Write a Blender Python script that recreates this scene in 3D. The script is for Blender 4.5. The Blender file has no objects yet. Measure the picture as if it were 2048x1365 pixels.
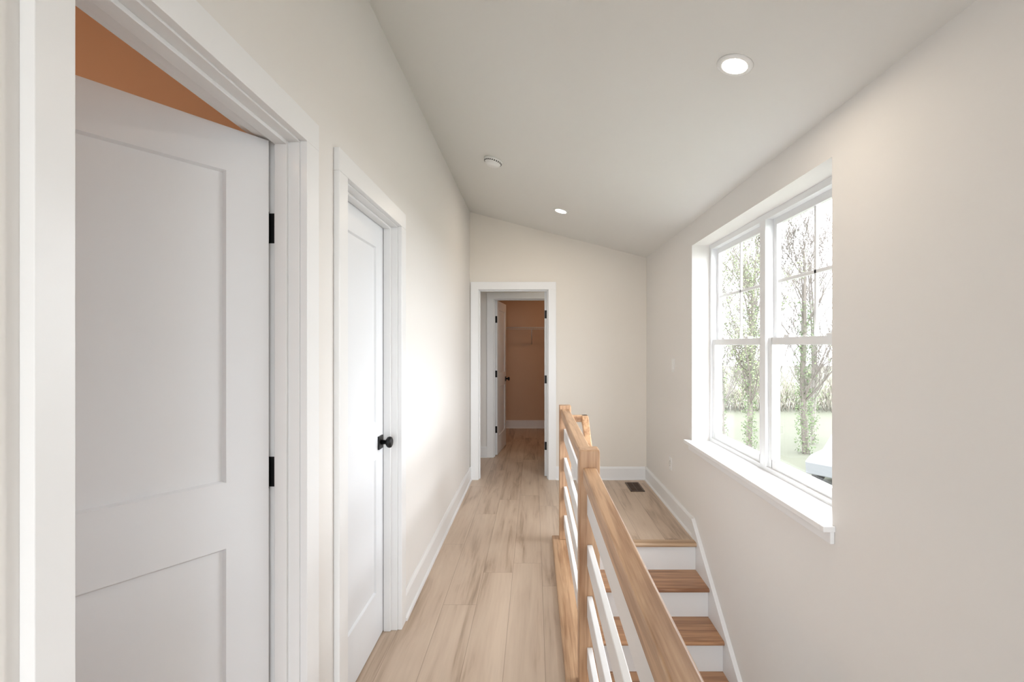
import bpy, bmesh, math, random
from mathutils import Vector, Matrix
random.seed(7)
S = bpy.context.scene
try:
    S.view_settings.view_transform = 'Standard'
    S.view_settings.look = 'None'
except Exception as e:
    print(e)

# ---------------------------------------------------------------- materials
def new_mat(name):
    m = bpy.data.materials.new(name); m.use_nodes = True
    nt = m.node_tree
    b = nt.nodes['Principled BSDF']
    return m, nt, b

def paint(name, col, rough=0.6, bump=0.02, scale=180, spec=0.3):
    m, nt, b = new_mat(name)
    N, L = nt.nodes, nt.links
    tc = N.new('ShaderNodeTexCoord')
    n = N.new('ShaderNodeTexNoise'); n.inputs['Scale'].default_value = scale
    n.inputs['Detail'].default_value = 3
    L.new(tc.outputs['Object'], n.inputs['Vector'])
    bp = N.new('ShaderNodeBump'); bp.inputs['Strength'].default_value = bump
    bp.inputs['Distance'].default_value = 0.002
    L.new(n.outputs['Fac'], bp.inputs['Height'])
    L.new(bp.outputs['Normal'], b.inputs['Normal'])
    n2 = N.new('ShaderNodeTexNoise'); n2.inputs['Scale'].default_value = 1.3
    L.new(tc.outputs['Object'], n2.inputs['Vector'])
    mx = N.new('ShaderNodeMix'); mx.data_type = 'RGBA'
    mx.inputs[6].default_value = (*[c*0.985 for c in col], 1)
    mx.inputs[7].default_value = (*col, 1)
    L.new(n2.outputs['Fac'], mx.inputs[0])
    L.new(mx.outputs[2], b.inputs['Base Color'])
    b.inputs['Roughness'].default_value = rough
    b.inputs['Specular IOR Level'].default_value = spec
    return m

def metal(name, col, rough=0.4, met=0.6):
    m, nt, b = new_mat(name)
    b.inputs['Base Color'].default_value = (*col, 1)
    b.inputs['Roughness'].default_value = rough
    b.inputs['Metallic'].default_value = met
    return m

def emit(name, col, s):
    m, nt, b = new_mat(name)
    b.inputs['Base Color'].default_value = (*col, 1)
    b.inputs['Emission Color'].default_value = (*col, 1)
    b.inputs['Emission Strength'].default_value = s
    return m

def wood(name, light, dark, axis, rough=0.4, fine=28, dens=0.5):
    m, nt, b = new_mat(name)
    N, L = nt.nodes, nt.links
    tc = N.new('ShaderNodeTexCoord')
    mp = N.new('ShaderNodeMapping')
    sc = [fine, fine, fine]; sc[axis] = 1.6
    mp.inputs['Scale'].default_value = sc
    L.new(tc.outputs['Object'], mp.inputs['Vector'])
    n = N.new('ShaderNodeTexNoise'); n.inputs['Scale'].default_value = 1.0
    n.inputs['Detail'].default_value = 5; n.inputs['Distortion'].default_value = 0.6
    L.new(mp.outputs['Vector'], n.inputs['Vector'])
    mp2 = N.new('ShaderNodeMapping')
    sc2 = [130, 130, 130]; sc2[axis] = 5
    mp2.inputs['Scale'].default_value = sc2
    L.new(tc.outputs['Object'], mp2.inputs['Vector'])
    n2 = N.new('ShaderNodeTexNoise'); n2.inputs['Scale'].default_value = 1.0
    L.new(mp2.outputs['Vector'], n2.inputs['Vector'])
    ad = N.new('ShaderNodeMath'); ad.operation = 'MULTIPLY_ADD'
    ad.inputs[1].default_value = 0.45
    L.new(n2.outputs['Fac'], ad.inputs[0]); L.new(n.outputs['Fac'], ad.inputs[2])
    r = N.new('ShaderNodeValToRGB')
    r.color_ramp.elements[0].position = 0.5; r.color_ramp.elements[0].color = (*dark, 1)
    r.color_ramp.elements[1].position = 0.5+dens*0.6; r.color_ramp.elements[1].color = (*light, 1)
    L.new(ad.outputs[0], r.inputs['Fac'])
    L.new(r.outputs['Color'], b.inputs['Base Color'])
    b.inputs['Roughness'].default_value = rough
    return m

def plank_floor(name, W=0.185, Ln=1.5):
    m, nt, b = new_mat(name)
    N, L = nt.nodes, nt.links
    def math_(op, a, bb=None, c=None):
        n = N.new('ShaderNodeMath'); n.operation = op
        for i, v in enumerate((a, bb, c)):
            if v is None: continue
            if isinstance(v, (int, float)): n.inputs[i].default_value = v
            else: L.new(v, n.inputs[i])
        return n.outputs[0]
    tc = N.new('ShaderNodeTexCoord')
    sp = N.new('ShaderNodeSeparateXYZ'); L.new(tc.outputs['Object'], sp.inputs[0])
    u = math_('DIVIDE', math_('ADD', sp.outputs[0], 0.69), W)
    row = math_('FLOOR', u); fu = math_('FRACT', u)
    wn = N.new('ShaderNodeTexWhiteNoise'); wn.noise_dimensions = '1D'; L.new(row, wn.inputs['W'])
    v = math_('ADD', math_('DIVIDE', sp.outputs[1], Ln), wn.outputs['Value'])
    col = math_('FLOOR', v); fv = math_('FRACT', v)
    cb = N.new('ShaderNodeCombineXYZ'); L.new(row, cb.inputs[0]); L.new(col, cb.inputs[1])
    wid = N.new('ShaderNodeTexWhiteNoise'); wid.noise_dimensions = '2D'; L.new(cb.outputs[0], wid.inputs['Vector'])
    pid = wid.outputs['Value']
    g = N.new('ShaderNodeCombineXYZ')
    L.new(math_('MULTIPLY', sp.outputs[0], 10.0), g.inputs[0])
    L.new(math_('MULTIPLY', sp.outputs[1], 1.1), g.inputs[1])
    L.new(math_('MULTIPLY', pid, 37.0), g.inputs[2])
    n1 = N.new('ShaderNodeTexNoise'); n1.inputs['Scale'].default_value = 1; n1.inputs['Detail'].default_value = 4
    n1.inputs['Distortion'].default_value = 1.0
    L.new(g.outputs[0], n1.inputs['Vector'])
    g2 = N.new('ShaderNodeCombineXYZ')
    L.new(math_('MULTIPLY', sp.outputs[0], 70.0), g2.inputs[0])
    L.new(math_('MULTIPLY', sp.outputs[1], 3.0), g2.inputs[1])
    L.new(math_('MULTIPLY', pid, 91.0), g2.inputs[2])
    n2 = N.new('ShaderNodeTexNoise'); n2.inputs['Scale'].default_value = 1; n2.inputs['Detail'].default_value = 3
    L.new(g2.outputs[0], n2.inputs['Vector'])
    f = math_('ADD', math_('MULTIPLY', n1.outputs['Fac'], 0.72), math_('MULTIPLY', n2.outputs['Fac'], 0.28))
    f = math_('ADD', f, math_('MULTIPLY', math_('SUBTRACT', pid, 0.5), 0.13))
    r = N.new('ShaderNodeValToRGB')
    e = r.color_ramp.elements
    e[0].position = 0.28; e[0].color = (0.31, 0.225, 0.16, 1)
    e[1].position = 0.64; e[1].color = (0.63, 0.50, 0.385, 1)
    k = e.new(0.40); k.color = (0.475, 0.355, 0.26, 1)
    k = e.new(0.48); k.color = (0.57, 0.44, 0.335, 1)
    L.new(f, r.inputs['Fac'])
    su = math_('LESS_THAN', math_('MINIMUM', fu, math_('SUBTRACT', 1.0, fu)), 0.008)
    sv = math_('LESS_THAN', math_('MINIMUM', fv, math_('SUBTRACT', 1.0, fv)), 0.001)
    seam = math_('MAXIMUM', su, sv)
    mx = N.new('ShaderNodeMix'); mx.data_type = 'RGBA'
    L.new(math_('MULTIPLY', seam, 0.5), mx.inputs[0]); L.new(r.outputs['Color'], mx.inputs[6])
    mx.inputs[7].default_value = (0.2, 0.13, 0.08, 1)
    L.new(mx.outputs[2], b.inputs['Base Color'])
    b.inputs['Roughness'].default_value = 0.38
    b.inputs['Specular IOR Level'].default_value = 0.4
    return m

M_wall = paint('wall_paint', (0.81, 0.79, 0.765), 0.7)
M_wallf = paint('far_wall_warm_lit', (0.81, 0.765, 0.70), 0.7)  # same wall paint, with warm lamp light put into its colour
M_ceil = paint('ceiling_paint', (0.79, 0.785, 0.76), 0.8)
M_trim = paint('trim_white', (0.84, 0.845, 0.85), 0.35, 0.0, spec=0.4)
M_door = paint('door_white', (0.80, 0.82, 0.85), 0.4, 0.01, spec=0.4)
M_warmlit = paint('rooms_warm_lit', (0.66, 0.47, 0.33), 0.7)  # tan base carries the warm light of closet and side rooms
M_black = metal('black_metal', (0.012, 0.012, 0.013), 0.45, 0.5)
M_floor = plank_floor('laminate_planks')
M_oakY = wood('oak_rail', (0.58, 0.37, 0.22), (0.33, 0.175, 0.09), 1)
M_oakZ = wood('oak_post', (0.56, 0.355, 0.215), (0.33, 0.175, 0.09), 2)
M_oakX = wood('oak_tread', (0.50, 0.275, 0.145), (0.26, 0.12, 0.06), 0, 0.35)
M_nose = wood('landing_nosing_oak', (0.52, 0.36, 0.23), (0.33, 0.2, 0.11), 0, 0.4)
M_vinyl = paint('window_vinyl', (0.85, 0.86, 0.87), 0.35, 0.0)
M_plastic = paint('white_plastic', (0.85, 0.85, 0.84), 0.4, 0.0)
M_wire = paint('white_wire', (0.8, 0.78, 0.75), 0.4, 0.0)
M_vent = metal('vent_bronze', (0.11, 0.07, 0.05), 0.5, 0.4)
M_dark = metal('dark_void', (0.02, 0.018, 0.016), 0.8, 0)
M_lamp = emit('lamp_lens', (1.0, 0.86, 0.70), 220)
M_fillw = emit('closet_fill_lens', (1.0, 0.62, 0.38), 27)
M_fills = emit('side_room_fill_lens', (1.0, 0.72, 0.52), 72)
M_fillr = emit('room_fill_lens', (1.0, 0.88, 0.7), 24)

m, nt, b = new_mat('glass'); M_glass = m
N, L = nt.nodes, nt.links
out = N['Material Output']
tr = N.new('ShaderNodeBsdfTransparent'); gl = N.new('ShaderNodeBsdfGlossy'); gl.inputs['Roughness'].default_value = 0.0
mxs = N.new('ShaderNodeMixShader'); mxs.inputs[0].default_value = 0.04
L.new(tr.outputs[0], mxs.inputs[1]); L.new(gl.outputs[0], mxs.inputs[2]); L.new(mxs.outputs[0], out.inputs['Surface'])

# ---------------------------------------------------------------- mesh builder
class MB:
    def __init__(s): s.v=[]; s.f=[]; s.m=[]; s.sm=[]
    def face(s, idx, mi=0, smooth=False): s.f.append(idx); s.m.append(mi); s.sm.append(smooth)
    def box(s, x0,x1,y0,y1,z0,z1, mi=0):
        x0,x1=sorted((x0,x1)); y0,y1=sorted((y0,y1)); z0,z1=sorted((z0,z1))
        o=len(s.v)
        s.v += [(x0,y0,z0),(x1,y0,z0),(x1,y1,z0),(x0,y1,z0),(x0,y0,z1),(x1,y0,z1),(x1,y1,z1),(x0,y1,z1)]
        for q in ((0,3,2,1),(4,5,6,7),(0,1,5,4),(1,2,6,5),(2,3,7,6),(3,0,4,7)):
            s.face(tuple(o+i for i in q), mi)
    def prism(s, poly, axis, a, b, mi=0):
        o=len(s.v); n=len(poly)
        def P(p,t):
            if axis=='x': return (t,p[0],p[1])
            if axis=='y': return (p[0],t,p[1])
            return (p[0],p[1],t)
        s.v += [P(p,a) for p in poly]+[P(p,b) for p in poly]
        s.face(tuple(range(o,o+n)), mi); s.face(tuple(range(o+2*n-1,o+n-1,-1)), mi)
        for i in range(n):
            j=(i+1)%n; s.face((o+i,o+n+i,o+n+j,o+j), mi)
    def lathe(s, c, axis, prof, mi=0, n=32, smooth=True):
        o=len(s.v)
        for t,r in prof:
            for k in range(n):
                a=2*math.pi*k/n; p=r*math.cos(a); q=r*math.sin(a)
                if axis=='x': s.v.append((c[0]+t,c[1]+p,c[2]+q))
                elif axis=='y': s.v.append((c[0]+p,c[1]+t,c[2]+q))
                else: s.v.append((c[0]+p,c[1]+q,c[2]+t))
        for i in range(len(prof)-1):
            for k in range(n):
                k2=(k+1)%n
                s.face((o+i*n+k,o+i*n+k2,o+(i+1)*n+k2,o+(i+1)*n+k), mi, smooth)
        s.face(tuple(o+k for k in range(n)), mi); l=o+(len(prof)-1)*n
        s.face(tuple(l+k for k in range(n)), mi)
    def tube(s, p0, p1, r, mi=0, n=8):
        p0=Vector(p0); p1=Vector(p1); d=(p1-p0).normalized()
        a=d.orthogonal().normalized(); b2=d.cross(a); o=len(s.v)
        for p in (p0,p1):
            for k in range(n):
                t=2*math.pi*k/n; s.v.append(tuple(p+a*r*math.cos(t)+b2*r*math.sin(t)))
        for k in range(n):
            k2=(k+1)%n; s.face((o+k,o+k2,o+n+k2,o+n+k), mi, True)
        s.face(tuple(o+k for k in range(n)),mi); s.face(tuple(o+n+k for k in range(n)),mi)
    def done(s, name, mats, bevel=0, seg=2, loc=(0,0,0), rot=(0,0,0)):
        me=bpy.data.meshes.new(name); me.from_pydata(s.v,[],s.f); me.update()
        for mt in mats: me.materials.append(mt)
        for i,p in enumerate(me.polygons): p.material_index=s.m[i]; p.use_smooth=s.sm[i]
        bm=bmesh.new(); bm.from_mesh(me); bmesh.ops.recalc_face_normals(bm, faces=bm.faces); bm.to_mesh(me); bm.free()
        ob=bpy.data.objects.new(name, me); S.collection.objects.link(ob)
        ob.location=loc; ob.rotation_euler=rot
        if bevel>0:
            md=ob.modifiers.new('bevel','BEVEL'); md.width=bevel; md.segments=seg; md.limit_method='ANGLE'; md.angle_limit=math.radians(40)
        return ob

# ---------------------------------------------------------------- dimensions
XL, XR = -0.69, 1.21
T = 0.105
YF = 5.38
YB = -3.0
ZL, ZR = 2.88, 2.386
HEAD = 2.04
def ceil_z(x): return ZL-(ZL-ZR)*(x-XL)/(XR-XL)
D1=(0.735,1.470); D2=(1.805,2.527); D3=(-0.592,0.150); D4=(-0.516,0.206)
Y4 = 6.45
J=0.018
ZLOW=-2.8

# walls
w=MB()
w.prism([(YB,-0.02),(D1[0]-J,-0.02),(D1[0]-J,HEAD+J),(D1[1]+J,HEAD+J),(D1[1]+J,-0.02),
         (D2[0]-J,-0.02),(D2[0]-J,HEAD+J),(D2[1]+J,HEAD+J),(D2[1]+J,-0.02),(YF+T,-0.02),(YF+T,ZL),(YB,ZL)],'x',XL-T,XL)
w.done('wall_left',[M_wall])
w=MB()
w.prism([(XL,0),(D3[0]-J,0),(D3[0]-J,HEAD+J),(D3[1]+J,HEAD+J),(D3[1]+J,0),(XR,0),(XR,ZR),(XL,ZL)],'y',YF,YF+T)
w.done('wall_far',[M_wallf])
# right wall with window hole
WY0,WY1,WZ0,WZ1=2.030,3.830,0.690,2.208
XO=1.44
w=MB()
w.box(XR,XO,YB,WY0,ZLOW,2.42); w.box(XR,XO,WY1,YF+T,ZLOW,2.42)
w.box(XR,XO,WY0,WY1,ZLOW,WZ0); w.box(XR,XO,WY0,WY1,WZ1,2.42)
w.done('wall_right',[M_wall])
# ceiling
w=MB()
w.prism([(XL-T,ceil_z(XL-T)),(XO,ceil_z(XO)),(XO,ceil_z(XO)+0.12),(XL-T,ceil_z(XL-T)+0.12)],'y',YB-0.1,YF+T)
w.done('ceiling',[M_ceil])
# unseen back wall; wide glazed opening added to let in fill light
w=MB()
w.box(XL-T,-0.6,YB-0.1,YB,0,2.95); w.box(1.1,XO,YB-0.1,YB,0,2.5)
w.box(-0.6,1.1,YB-0.1,YB,2.35,2.45); w.box(-0.6,1.1,YB-0.1,YB,-0.02,0.1); w.box(0.29,XO,YB-0.1,YB,ZLOW,-0.02)
w.prism([(-0.6,2.45),(1.1,2.45),(1.1,2.5),(-0.6,2.93)],'y',YB-0.1,YB)
w.done('wall_back',[M_wall])
w=MB()
for a in (-0.6,0.23,1.06): w.box(a,a+0.04,YB-0.07,YB-0.03,0.1,2.35)
w.box(-0.6,1.1,YB-0.07,YB-0.03,0.1,0.15); w.box(-0.6,1.1,YB-0.07,YB-0.03,2.3,2.35)
w.box(-0.56,1.06,YB-0.052,YB-0.048,0.15,2.3,1)
w.done('fill_light_window',[M_vinyl,M_glass])

# floors
w=MB()
FE=0.29
w.prism([(XL-T,YB),(FE,YB),(FE,3.66),(XR,3.66),(XR,YF+T),(XL-T,YF+T)],'z',-0.02,0.0)
w.prism([(-3.2,-1.1),(XL-T,-1.1),(XL-T,5.6),(-3.2,5.6)],'z',-0.02,0.0)
w.prism([(-1.0,YF+T),(1.44,YF+T),(1.44,8.9),(-1.0,8.9)],'z',-0.02,0.0)
w.done('floor',[M_floor])
w=MB(); w.box(0.18,XO,YB,5.0,ZLOW-0.05,ZLOW); w.done('floor_lower',[M_floor])
w=MB(); w.box(0.18,FE,YB,3.66,ZLOW,-0.021); w.done('wall_stairwell',[M_wall])

# rooms behind the left wall
w=MB()
w.box(-3.2,XL-T,-1.1,-1.0,0,2.7); w.box(-3.2,-3.1,-1.0,5.6,0,2.7)
w.box(-3.1,XL-T,1.60,1.70,0,2.7); w.box(-3.1,XL-T,5.5,5.6,0,2.7)
w.box(-3.2,XL-T,-1.1,5.6,2.7,2.8)
w.done('wall_side_rooms',[M_warmlit])
# vestibule and walk-in closet beyond far door
w=MB()
w.box(-1.0,-0.9,YF+T,Y4,0,2.6); w.box(1.34,1.44,YF+T,Y4,0,2.6)
w.prism([(-1.0,0),(D4[0]-J,0),(D4[0]-J,HEAD+J),(D4[1]+J,HEAD+J),(D4[1]+J,0),(1.44,0),(1.44,2.6),(-1.0,2.6)],'y',Y4,Y4+T)
w.box(-1.0,XL-T,YF+0.02,YF+T,0,2.6)
w.done('wall_bedroom',[M_wall])
w=MB()
w.box(-1.0,-0.9,Y4+T,8.83,0,2.6); w.box(1.2,1.3,Y4+T,8.83,0,2.6); w.box(-0.9,1.2,8.73,8.83,0,2.6)
w.done('wall_closet',[M_warmlit])
w=MB(); w.box(-1.0,1.44,YF+T,8.83,2.6,2.7); w.done('ceiling_bedroom',[M_ceil])

# ---------------------------------------------------------------- door frames
def mapL(u,v,z): return (XL-v,u,z)
def mapF(u,v,z): return (u,YF+v,z)
def mapC(u,v,z): return (u,Y4+v,z)
HZ=(0.34,1.07,1.785)
def frame(name,mp,u0,u1,cw0,cw1,hinge):
    w=MB()
    def B(ua,ub,va,vb,za,zb,mi=0):
        a=mp(ua,va,za); b=mp(ub,vb,zb); w.box(a[0],b[0],a[1],b[1],a[2],b[2],mi)
    B(u0-J,u0,0,T,0,HEAD); B(u1,u1+J,0,T,0,HEAD); B(u0-J,u1+J,0,T,HEAD,HEAD+J)
    s0,s1=T-0.037-0.036,T-0.037
    B(u0,u0+0.011,s0,s1,0,HEAD); B(u1-0.011,u1,s0,s1,0,HEAD); B(u0+0.011,u1-0.011,s0,s1,HEAD-0.011,HEAD)
    rv=0.005; p=0.021
    for va,vb,vc in ((-p,0,-p-0.004),(T,T+p,None)):
        B(u0-rv-cw0,u0-rv,va,vb,0,HEAD+rv); B(u1+rv,u1+rv+cw1,va,vb,0,HEAD+rv)
        B(u0-rv-cw0,u1+rv+cw1,va,vb,HEAD+rv,HEAD+rv+0.08)
    for z in HZ:
        if hinge=='u1': B(u1-0.0025,u1,T-0.036,T,z-0.044,z+0.044,1)
        elif hinge=='u0': B(u0,u0+0.0025,T-0.036,T,z-0.044,z+0.044,1)
    return w.done(name,[M_trim,M_black],0.0025,2)
frame('trim_1',mapL,*D1,0.060,0.082,'u1')
frame('trim_2',mapL,*D2,0.08,0.082,None)
frame('trim_3',mapF,*D3,0.082,0.082,'u1')
frame('trim_4',mapC,*D4,0.085,0.085,'u0')

# ---------------------------------------------------------------- doors
def door(name,loc,rotz,side,width,knob=True):
    w=MB(); t=0.035; z0,h=0.008,2.034
    xs=[0.003,0.118,width-0.115,width]
    zs=[z0,0.247,0.891,1.069,1.915,h]
    ins,rec=0.006,0.009
    for (yf,sgn) in ((0.0,-side),(side*t,side)):
        yr=yf-sgn*rec
        for i in range(3):
            for k in range(5):
                xa,xb,za,zb=xs[i],xs[i+1],zs[k],zs[k+1]
                o=len(w.v)
                w.v+=[(xa,yf,za),(xb,yf,za),(xb,yf,zb),(xa,yf,zb)]
                if i==1 and k in (1,3):
                    w.v+=[(xa+ins,yr,za+ins),(xb-ins,yr,za+ins),(xb-ins,yr,zb-ins),(xa+ins,yr,zb-ins)]
                    for a in range(4):
                        c=(a+1)%4; w.face((o+a,o+c,o+4+c,o+4+a))
                    w.face((o+4,o+5,o+6,o+7))
                else: w.face((o,o+1,o+2,o+3))
    o=len(w.v); x0,x1=xs[0],xs[3]; ya,yb=0.0,side*t
    w.v+=[(x0,ya,z0),(x1,ya,z0),(x1,yb,z0),(x0,yb,z0),(x0,ya,h),(x1,ya,h),(x1,yb,h),(x0,yb,h)]
    for q in ((0,1,2,3),(4,5,6,7),(0,3,7,4),(1,2,6,5)): w.face(tuple(o+i for i in q))
    for z in HZ:
        w.box(0.0,0.003,0,side*0.033,z-0.044,z+0.044,1)
        w.lathe((0,-side*0.006,z),'z',[(-0.046,0.006),(0.046,0.006)],1,12)
    if knob:
        kx,kz=width-0.06,0.965
        for yf,sg in ((0.0,-side),(side*t,side)):
            w.box(kx-0.032,kx+0.032,yf,yf+sg*0.008,kz-0.032,kz+0.032,1)
            w.lathe((kx,yf,kz),'y',[(sg*0.008,0.012),(sg*0.03,0.010),(sg*0.034,0.017),(sg*0.040,0.0255),(sg*0.050,0.028),(sg*0.058,0.0255),(sg*0.062,0.017)],1,24)
        w.box(width-0.0005,width+0.0008,side*0.006,side*0.029,kz-0.028,kz+0.028,1)
    ob=w.done(name,[M_door,M_black],0,2,loc,(0,0,rotz))
    bm=bmesh.new(); bm.from_mesh(ob.data); bmesh.ops.remove_doubles(bm,verts=bm.verts,dist=1e-5)
    bmesh.ops.recalc_face_normals(bm,faces=bm.faces); bm.to_mesh(ob.data); bm.free()
    return ob
R=math.radians
door('door_1',(XL-T,D1[1]-0.001,0),R(-90-34),+1,0.728)
door('door_2',(XL-T,D2[0]+0.001,0),R(90),-1,0.716)
door('door_3',(D3[1]-0.001,YF+T,0),R(80),+1,0.735)
door('door_4',(D4[0]+0.001,Y4+T,0),R(84),-1,0.715)

# ---------------------------------------------------------------- baseboards
BH=0.14
def bb_prof(s=1):
    return [(0,0),(0.016,0),(0.016,BH-0.02),(0.010,BH-0.006),(0.006,BH),(0,BH)]
def base(name,runs):
    w=MB()
    for kind,c,dr,a,b in runs:
        pr=[(c+dr*o,z) for o,z in bb_prof()]
        w.prism(pr,'y' if kind=='x' else 'x',a,b)
        q=[(c+dr*0.016,0),(c+dr*0.028,0),(c+dr*0.026,0.012),(c+dr*0.016,0.018)]
        w.prism(q,'y' if kind=='x' else 'x',a,b)
    return w.done(name,[M_trim])
base('baseboard_left',[('x',XL,1,YB,D1[0]-0.065),('x',XL,1,D1[1]+0.087,D2[0]-0.085),('x',XL,1,D2[1]+0.087,YF)])
base('baseboard_far',[('y',YF,-1,D3[1]+0.087,XR-0.016)])
base('baseboard_right',[('x',XR,-1,3.76,YF)])
base('baseboard_bedroom',[('y',Y4,-1,-0.9,D4[0]-0.09)])
base('baseboard_closet',[('y',8.73,-1,-0.9,1.2),('x',-0.9,1,Y4+T+0.02,8.71)])
# stair skirt board on the right wall
RUN,RISE=0.265,0.20
w=MB()
sl=RISE/RUN
yb=0.3
w.prism([(3.76,0.0),(3.76,BH),(yb,BH-sl*(3.76-yb)),(yb,BH-sl*(3.76-yb)-0.36),(3.60,-0.30),(3.76,-0.2)],'x',XR-0.028,XR)
w.done('trim_5',[M_trim],0.002)

# ---------------------------------------------------------------- staircase
w=MB(); SX0,SX1=FE+0.002,XR-0.028
n=13
for i in range(n+1):
    ny=3.63-RUN*i; z=-RISE*i
    if i>0:
        th=0.027; r=th/2
        prof=[(ny+RUN+0.03,z),(ny+RUN+0.03,z-th)]
        for k in range(7):
            a=-math.pi/2-math.pi*k/6
            prof.append((ny+r+r*math.cos(a),z-r+r*math.sin(a)))
        w.prism(prof,'x',SX0,SX1,1)
    w.box(SX0,SX1,ny+0.03,ny+0.045,z-RISE,z-0.027,0)
w.done('staircase',[M_trim,M_oakX])
# landing nosing
w=MB(); th=0.032; r=th/2
prof=[(3.70,0.004),(3.70,-0.0),(3.66,-0.0),(3.66,-th+0.004)]
for k in range(7):
    a=-math.pi/2-math.pi*k/6
    prof.append((3.63+r+r*math.cos(a),0.004-r+r*math.sin(a)))
w.prism(prof,'x',FE,XR-0.028); w.done('trim_6',[M_nose])

# ---------------------------------------------------------------- railing
rail=bpy.data.objects.new('stair_railing',None); S.collection.objects.link(rail)
def part(w,name,mats,bev=0.0,seg=2):
    o=w.done(name,mats,bev,seg); o.parent=rail; return o
PX=0.228; PW=0.0425
w=MB(); w.box(0.134,0.31,YB+0.02,3.73,0,0.026); part(w,'floor_plate',[M_oakY],0.006,3)
w=MB()
for py,top in ((3.685,1.002),(2.09,1.012),(-1.4,1.01)):
    w.box(PX-PW,PX+PW,py-PW,py+PW,0.026,top)
part(w,'newel_posts',[M_oakZ],0.006,2)
w=MB(); w.box(PX-0.03,PX+0.03,2.09+PW,3.685-PW,0.915,0.978); part(w,'upper_rail',[M_oakY],0.007,3)
w=MB(); w.box(PX-0.028,PX+0.028,-1.4+PW,2.09-PW,0.876,0.940); part(w,'hand_rail',[M_oakY],0.007,3)
w=MB()
for zt in (0.835,0.625,0.415,0.205):
    w.box(PX-0.011,PX+0.011,-1.4+PW,2.09-PW,zt-0.088,zt)
    w.box(PX-0.011,PX+0.011,2.09+PW,3.685-PW,zt-0.088,zt)
part(w,'horizontal_boards',[M_trim],0.003,2)
w=MB()
gx=0.345
w.box(PX+PW,gx+0.022,3.40,3.445,0.92,0.965)
w.box(PX+0.011,PX+PW+0.01,3.40,3.445,0.92,0.965)
prof=[(3.445,0.92),(3.445,0.965),(3.36,0.965),(2.95,0.965-sl*0.41),(2.95,0.905-sl*0.41),(3.36,0.90)]
w.prism(prof,'x',gx-0.022,gx+0.022)
part(w,'grab_rail',[M_oakY],0.005,2)

# ---------------------------------------------------------------- window
w=MB()
x0,x1=1.345,1.425
F=0.035; zb,zt=0.705,WZ1; ym=2.93
w.box(x0,x1,WY0,WY1,zt-F,zt); w.box(x0,x1,WY0,WY1,WZ0,zb+F)
w.box(x0,x1,WY0,WY0+F,zb+F,zt-F); w.box(x0,x1,WY1-F,WY1,zb+F,zt-F)
w.box(x0-0.006,x1,ym-0.035,ym+0.035,zb+F,zt-F)
zm=1.465
for a,b in ((WY0+F,ym-0.035),(ym+0.035,WY1-F)):
    st=0.038
    xa,xb=1.388,1.412
    w.box(xa,xb,a,a+st,zm-0.02,zt-F); w.box(xa,xb,b-st,b,zm-0.02,zt-F)
    w.box(xa,xb,a+st,b-st,zt-F-st,zt-F); w.box(xa,xb,a+st,b-st,zm-0.02,zm+0.018)
    c=(a+b)/2; zc=(zm+0.018+zt-F-st)/2
    w.box(1.394,1.406,c-0.009,c+0.009,zm+0.018,zt-F-st); w.box(1.394,1.406,a+st,b-st,zc-0.009,zc+0.009)
    w.box(1.3995,1.4005,a+st,b-st,zm,zt-F-st,1)
    xa,xb=1.357,1.386
    w.box(xa,xb,a,a+st+0.006,zb+F,zm+0.022); w.box(xa,xb,b-st-0.006,b,zb+F,zm+0.022)
    w.box(xa,xb,a+st,b-st,zm-0.018,zm+0.022); w.box(xa,xb,a+st,b-st,zb+F,zb+F+0.05)
    w.box(1.371,1.372,a+st,b-st,zb+F,zm,1)
    for yy in (a+0.22,b-0.22):
        w.box(1.350,1.385,yy-0.025,yy+0.025,zm+0.022,zm+0.034)
w.done('window_1',[M_vinyl,M_glass],0.002,1)
w=MB()
w.box(XR-0.05,x0+0.005,WY0+0.001,WY1-0.001,0.690,0.714); w.box(XR-0.05,XR,2.005,WY0+0.001,0.690,0.714); w.box(XR-0.05,XR,WY1-0.001,WY1+0.05,0.690,0.714)
w.box(XR-0.018,XR,2.012,WY1+0.035,0.640,0.690)
w.done('trim_7',[M_trim],0.003,2)

# ---------------------------------------------------------------- small fixtures
ang=math.atan((ZL-ZR)/(XR-XL))
def downlight(x,y,name='recessed_light'):
    w=MB()
    w.lathe((0,0,0),'z',[(0.0,0.067),(-0.004,0.066),(-0.008,0.058),(-0.006,0.047)],0,48)
    w.lathe((0,0,0),'z',[(-0.0062,0.046),(-0.0066,0.02)],1,48,False)
    w.done(name,[M_plastic,M_lamp],0,2,(x,y,ceil_z(x)),(0,ang,0))
downlight(0.76,1.891); downlight(0.239,4.434); downlight(0.25,-1.0)  # last one, out of view behind the camera, is added for fill
w=MB()
w.lathe((0,0,0),'z',[(0,0.068),(-0.012,0.068),(-0.014,0.062),(-0.020,0.061),(-0.022,0.058),(-0.034,0.052),(-0.044,0.036),(-0.047,0.02)],0,48)
for k in range(24):
    a=2*math.pi*k/24
    w.box(0.0595*math.cos(a)-0.004,0.0595*math.cos(a)+0.004,0.0595*math.sin(a)-0.004,0.0595*math.sin(a)+0.004,-0.0215,-0.0150,1)
w.done('smoke_detector',[M_plastic,M_dark],0,2,(-0.291,3.596,ceil_z(-0.291)),(0,ang,0))
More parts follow.
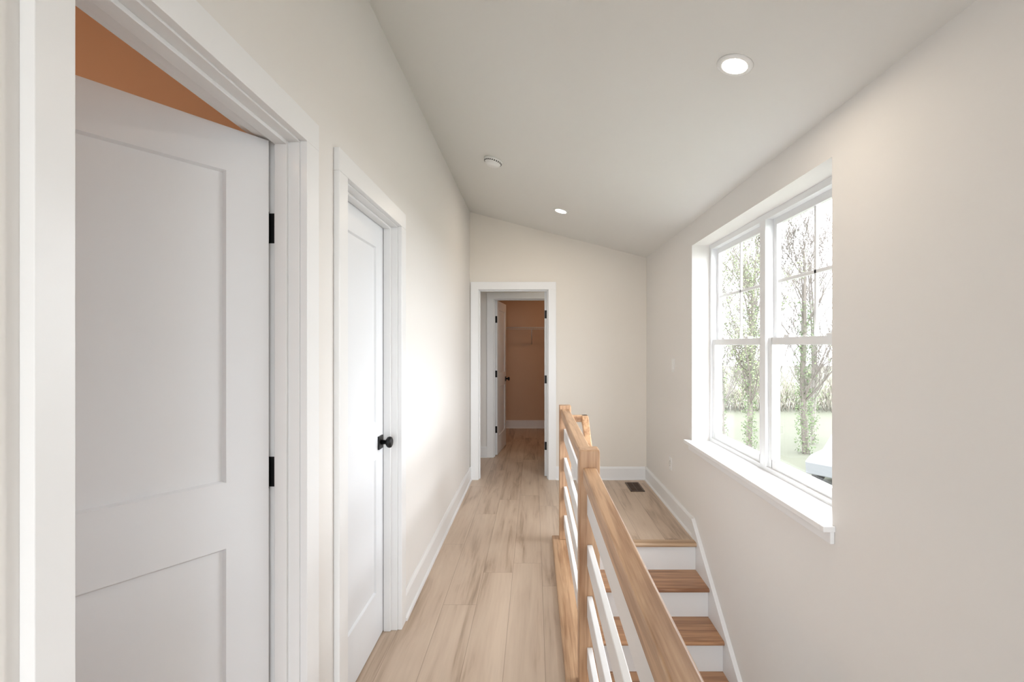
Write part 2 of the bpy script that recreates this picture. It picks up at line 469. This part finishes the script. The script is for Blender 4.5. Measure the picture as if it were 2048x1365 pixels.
def plate(name,y,z,kind):
    w=MB()
    w.box(XR-0.006,XR,y-0.036,y+0.036,z-0.058,z+0.058)
    if kind=='switch': w.box(XR-0.010,XR-0.005,y-0.017,y+0.017,z-0.034,z+0.034)
    else:
        for dz in (-0.02,0.02):
            w.box(XR-0.008,XR-0.005,y-0.017,y+0.017,z+dz-0.014,z+dz+0.014)
            w.box(XR-0.0085,XR-0.007,y-0.008,y-0.005,z+dz-0.006,z+dz+0.006,1); w.box(XR-0.0085,XR-0.007,y+0.005,y+0.008,z+dz-0.006,z+dz+0.006,1)
    w.done(name,[M_plastic,M_dark],0.0015,1)
plate('light_switch',4.34,1.27,'switch'); plate('wall_outlet',4.42,0.40,'outlet')
w=MB()
vx0,vx1,vy0,vy1=0.955,1.095,4.93,5.25
w.box(vx0,vx1,vy0,vy0+0.014,0,0.006); w.box(vx0,vx1,vy1-0.014,vy1,0,0.006); w.box(vx0,vx0+0.014,vy0,vy1,0,0.006); w.box(vx1-0.014,vx1,vy0,vy1,0,0.006)
w.box(vx0,vx1,vy0,vy1,0,0.0015,1)
for k in range(14):
    yy=vy0+0.025+k*0.0205; w.box(vx0+0.014,vx1-0.014,yy,yy+0.008,0,0.005)
w.box((vx0+vx1)/2-0.003,(vx0+vx1)/2+0.003,vy0,vy1,0,0.0055)
w.done('floor_vent',[M_vent,M_dark])
# closet wire shelf
w=MB()
sz=1.75
w.tube((-0.9,8.43,sz),(1.2,8.43,sz),0.005); w.tube((-0.9,8.43,sz-0.03),(1.2,8.43,sz-0.03),0.005)
w.tube((-0.9,8.70,sz),(1.2,8.70,sz),0.004); w.tube((-0.9,8.56,sz-0.004),(1.2,8.56,sz-0.004),0.003)
x=-0.89
while x<1.2:
    w.tube((x,8.43,sz+0.002),(x,8.725,sz+0.002),0.0025,0,5); w.tube((x,8.43,sz+0.002),(x,8.43,sz-0.03),0.0025,0,5); x+=0.03
for bx in (-0.6,-0.04,0.6): w.tube((bx,8.44,sz-0.03),(bx,8.725,sz-0.28),0.008)
w.done('wire_shelf',[M_wire])
# unseen ceiling lamps, added to light the side room, vestibule and closet
def flush(name,x,y,z,mat,r=0.14):
    w=MB(); w.lathe((0,0,0),'z',[(0,r),(-0.02,r)],0,32); w.lathe((0,0,0),'z',[(-0.02,r*0.93),(-0.045,r*0.85),(-0.06,r*0.5),(-0.064,r*0.1)],1,32)
    w.done(name,[M_plastic,mat],0,2,(x,y,z))
flush('added_ceiling_light',0.5,7.5,2.6,M_fillw)
flush('added_ceiling_light',0.9,5.95,2.6,M_fillr)
flush('added_ceiling_light',-1.9,0.4,2.7,M_fills)

# ---------------------------------------------------------------- outdoors
M_grass=paint('pale_winter_ground',(0.075,0.078,0.055),0.9,0.0,3)
w=MB(); w.box(-60,90,-40,110,-3.1,-3.0); w.done('ground',[M_grass])
M_bark=paint('bark',(0.13,0.115,0.10),0.9,0.3,20)
M_bark2=paint('bark_hazy',(0.19,0.172,0.158),0.9,0.3,20)  # paler copy, distance haze of the far trees put into the colour
M_leaf=paint('young_leaves',(0.14,0.18,0.085),0.8,0)
M_ivy=paint('ivy_leaves',(0.085,0.115,0.055),0.8,0)
def tree(x,y,h,seed,bark,leafy,ivy,name='tree',lean=0.0,trunk=0.16,levels=4):
    rnd=random.Random(seed)
    cu=bpy.data.curves.new(name+'_c','CURVE'); cu.dimensions='3D'; cu.bevel_depth=1.0; cu.bevel_resolution=0; cu.resolution_u=1
    tips=[]; tr=[]
    def br(p,d,ln,r,lv):
        n=8 if lv==0 else 5; pts=[(p.copy(),r)]; q=p.copy(); dd=d.copy()
        for i in range(n):
            dd=(dd+Vector((rnd.uniform(-1,1),rnd.uniform(-1,1),rnd.uniform(-0.2,0.7)))*(0.2 if lv else 0.07)).normalized()
            q=q+dd*ln/n; rr=r*(1-(i+1)/n*0.7); pts.append((q.copy(),rr))
            if lv==0: tr.append((q.copy(),rr))
            if lv>=2: tips.append(q.copy())
            if lv<levels and (i>=1 or lv>0):
                k=[3,2,2,1,1][lv]
                for _ in range(k):
                    if rnd.random()<(0.85 if lv<3 else 0.5):
                        az=rnd.uniform(0,2*math.pi); el=rnd.uniform(0.4,1.5)
                        nd=(Vector((math.cos(az),math.sin(az),el))*0.8+dd*0.5).normalized()
                        br(q,nd,ln*rnd.uniform(0.3,0.52)*(1 if lv else 0.75),rr*0.4,lv+1)
        sp=cu.splines.new('POLY'); sp.points.add(len(pts)-1)
        for i,(c,rr) in enumerate(pts): sp.points[i].co=(*c,1); sp.points[i].radius=max(rr,0.0045)
    br(Vector((0,0,0)),Vector((lean,0,1)).normalized(),h,trunk,0)
    ob=bpy.data.objects.new('trunk_and_branches',cu); S.collection.objects.link(ob); cu.materials.append(bark)
    root=bpy.data.objects.new(name,None); S.collection.objects.link(root); root.location=(x,y,-3.0); ob.parent=root
    w=MB()
    def leaf(c,s,mi):
        a=Vector((rnd.uniform(-1,1),rnd.uniform(-1,1),rnd.uniform(-1,1))).normalized(); b2=a.orthogonal().normalized(); o=len(w.v)
        w.v+=[tuple(c-a*s),tuple(c+b2*s*0.6),tuple(c+a*s),tuple(c-b2*s*0.6)]; w.face((o,o+1,o+2,o+3),mi)
    for _ in range(leafy):
        c=rnd.choice(tips)+Vector((rnd.gauss(0,.10),rnd.gauss(0,.10),rnd.gauss(0,.10))); leaf(c,rnd.uniform(0.03,0.06),0)
    for _ in range(ivy):
        i=rnd.randrange(0,6); c0,r0=tr[i]; c=(Vector((0,0,0)) if i==0 else tr[i-1][0]).lerp(c0,rnd.random())
        az=rnd.uniform(0,6.28); rr=trunk*rnd.uniform(0.8,2.6); leaf(c+Vector((math.cos(az)*rr,math.sin(az)*rr,0)),rnd.uniform(0.03,0.06),1)
    if w.v:
        lo=w.done('leaves',[M_leaf,M_ivy]); lo.parent=root
tree(11.2,20.6,8.4,3,M_bark,200,1700,trunk=0.15)
tree(10.2,22.0,7.8,11,M_bark2,200,500,trunk=0.09)
tree(8.6,20.0,8.2,5,M_bark,5500,1500,trunk=0.12)
tree(13.4,24,8.4,9,M_bark2,100,500,trunk=0.11)
tree(11.2,26,8.0,21,M_bark2,800,500,trunk=0.10)
tree(12.6,22.6,7.8,31,M_bark2,100,600,trunk=0.09)
tree(8.9,23.5,7.4,51,M_bark2,1200,500,trunk=0.09)
tree(15.0,28,8.8,61,M_bark2,100,300,trunk=0.11)
tree(12.6,29,8.2,71,M_bark2,400,300,trunk=0.10)
# loose brush along the lot line
M_twig=paint('twig_tan',(0.24,0.22,0.185),0.9,0.0,20)
w=MB(); rnd=random.Random(99)
for _ in range(620):
    bx=rnd.uniform(10,24); by=35+rnd.gauss(0,0.7)
    p=Vector((bx,by,-3.0)); d=Vector((rnd.uniform(-.5,.5),rnd.uniform(-.5,.5),1)).normalized(); ln=rnd.uniform(0.8,1.3)+3.6*rnd.random()**2
    q=p+d*ln*0.5; e=q+(d+Vector((rnd.uniform(-.6,.6),rnd.uniform(-.6,.6),0.2))).normalized()*ln*0.5
    w.tube(p,q,0.018,0,4); w.tube(q,e,0.012,0,4)
    for _ in range(4):
        e2=q.lerp(e,rnd.random()); w.tube(e2,e2+Vector((rnd.uniform(-.5,.5),rnd.uniform(-.5,.5),rnd.uniform(.2,.8))),0.008,0,3)
    for _ in range(4):
        c=q.lerp(e,rnd.random())+Vector((rnd.gauss(0,.15),rnd.gauss(0,.15),rnd.gauss(0,.15)))
        a=Vector((rnd.uniform(-1,1),rnd.uniform(-1,1),rnd.uniform(-1,1))).normalized()*0.07; b2=a.orthogonal()*0.6; o=len(w.v)
        w.v+=[tuple(c-a),tuple(c+b2),tuple(c+a),tuple(c-b2)]; w.face((o,o+1,o+2,o+3),1)
w.done('shrub_thicket',[M_twig,M_leaf])
# car
M_car=metal('car_white',(0.14,0.145,0.15),0.3,0.0)
w=MB()
prof=[(-2.2,0.35),(-2.25,0.75),(-1.9,0.92),(-1.1,1.0),(-0.5,1.42),(0.9,1.45),(1.6,1.0),(2.15,0.95),(2.25,0.6),(2.2,0.35)]
w.prism(prof,'y',-0.85,0.85,0)
w.prism([(-0.95,1.0),(-0.45,1.37),(0.85,1.39),(1.4,1.0)],'y',-0.86,0.86,1)
for cx in (-1.4,1.4):
    for cy in (-0.82,0.82): w.lathe((cx,cy,0.33),'y',[(-0.1,0.33),(0.1,0.33)],1,24)
w.done('parked_car',[M_car,M_dark],0.03,2,(11.0,16.6,-3.0),(0,0,R(35)))

# ---------------------------------------------------------------- world, camera
wd=bpy.data.worlds.new('overcast_sky'); S.world=wd; wd.use_nodes=True
bg=wd.node_tree.nodes['Background']; bg.inputs[0].default_value=(0.92,0.96,1.0,1); bg.inputs[1].default_value=12.8
def portal(loc,rot,sx,sy):
    l=bpy.data.lights.new('window_portal','AREA'); l.shape='RECTANGLE'; l.size=sx; l.size_y=sy; l.cycles.is_portal=True
    o=bpy.data.objects.new('window_portal',l); S.collection.objects.link(o); o.location=loc; o.rotation_euler=rot
portal((1.43,2.93,1.45),(0,R(90),0),1.5,1.8)
portal((0.25,YB-0.08,1.22),(R(90),0,0),1.7,2.25)

cam=bpy.data.cameras.new('camera'); co=bpy.data.objects.new('camera',cam); S.collection.objects.link(co)
co.location=(0,0,1.44); co.rotation_euler=(R(90),0,0)
cam.sensor_width=36; cam.lens=1000/2048*36
cam.shift_x=-44/2048; cam.shift_y=9.5/2048; cam.clip_start=0.02; cam.clip_end=500
S.camera=co
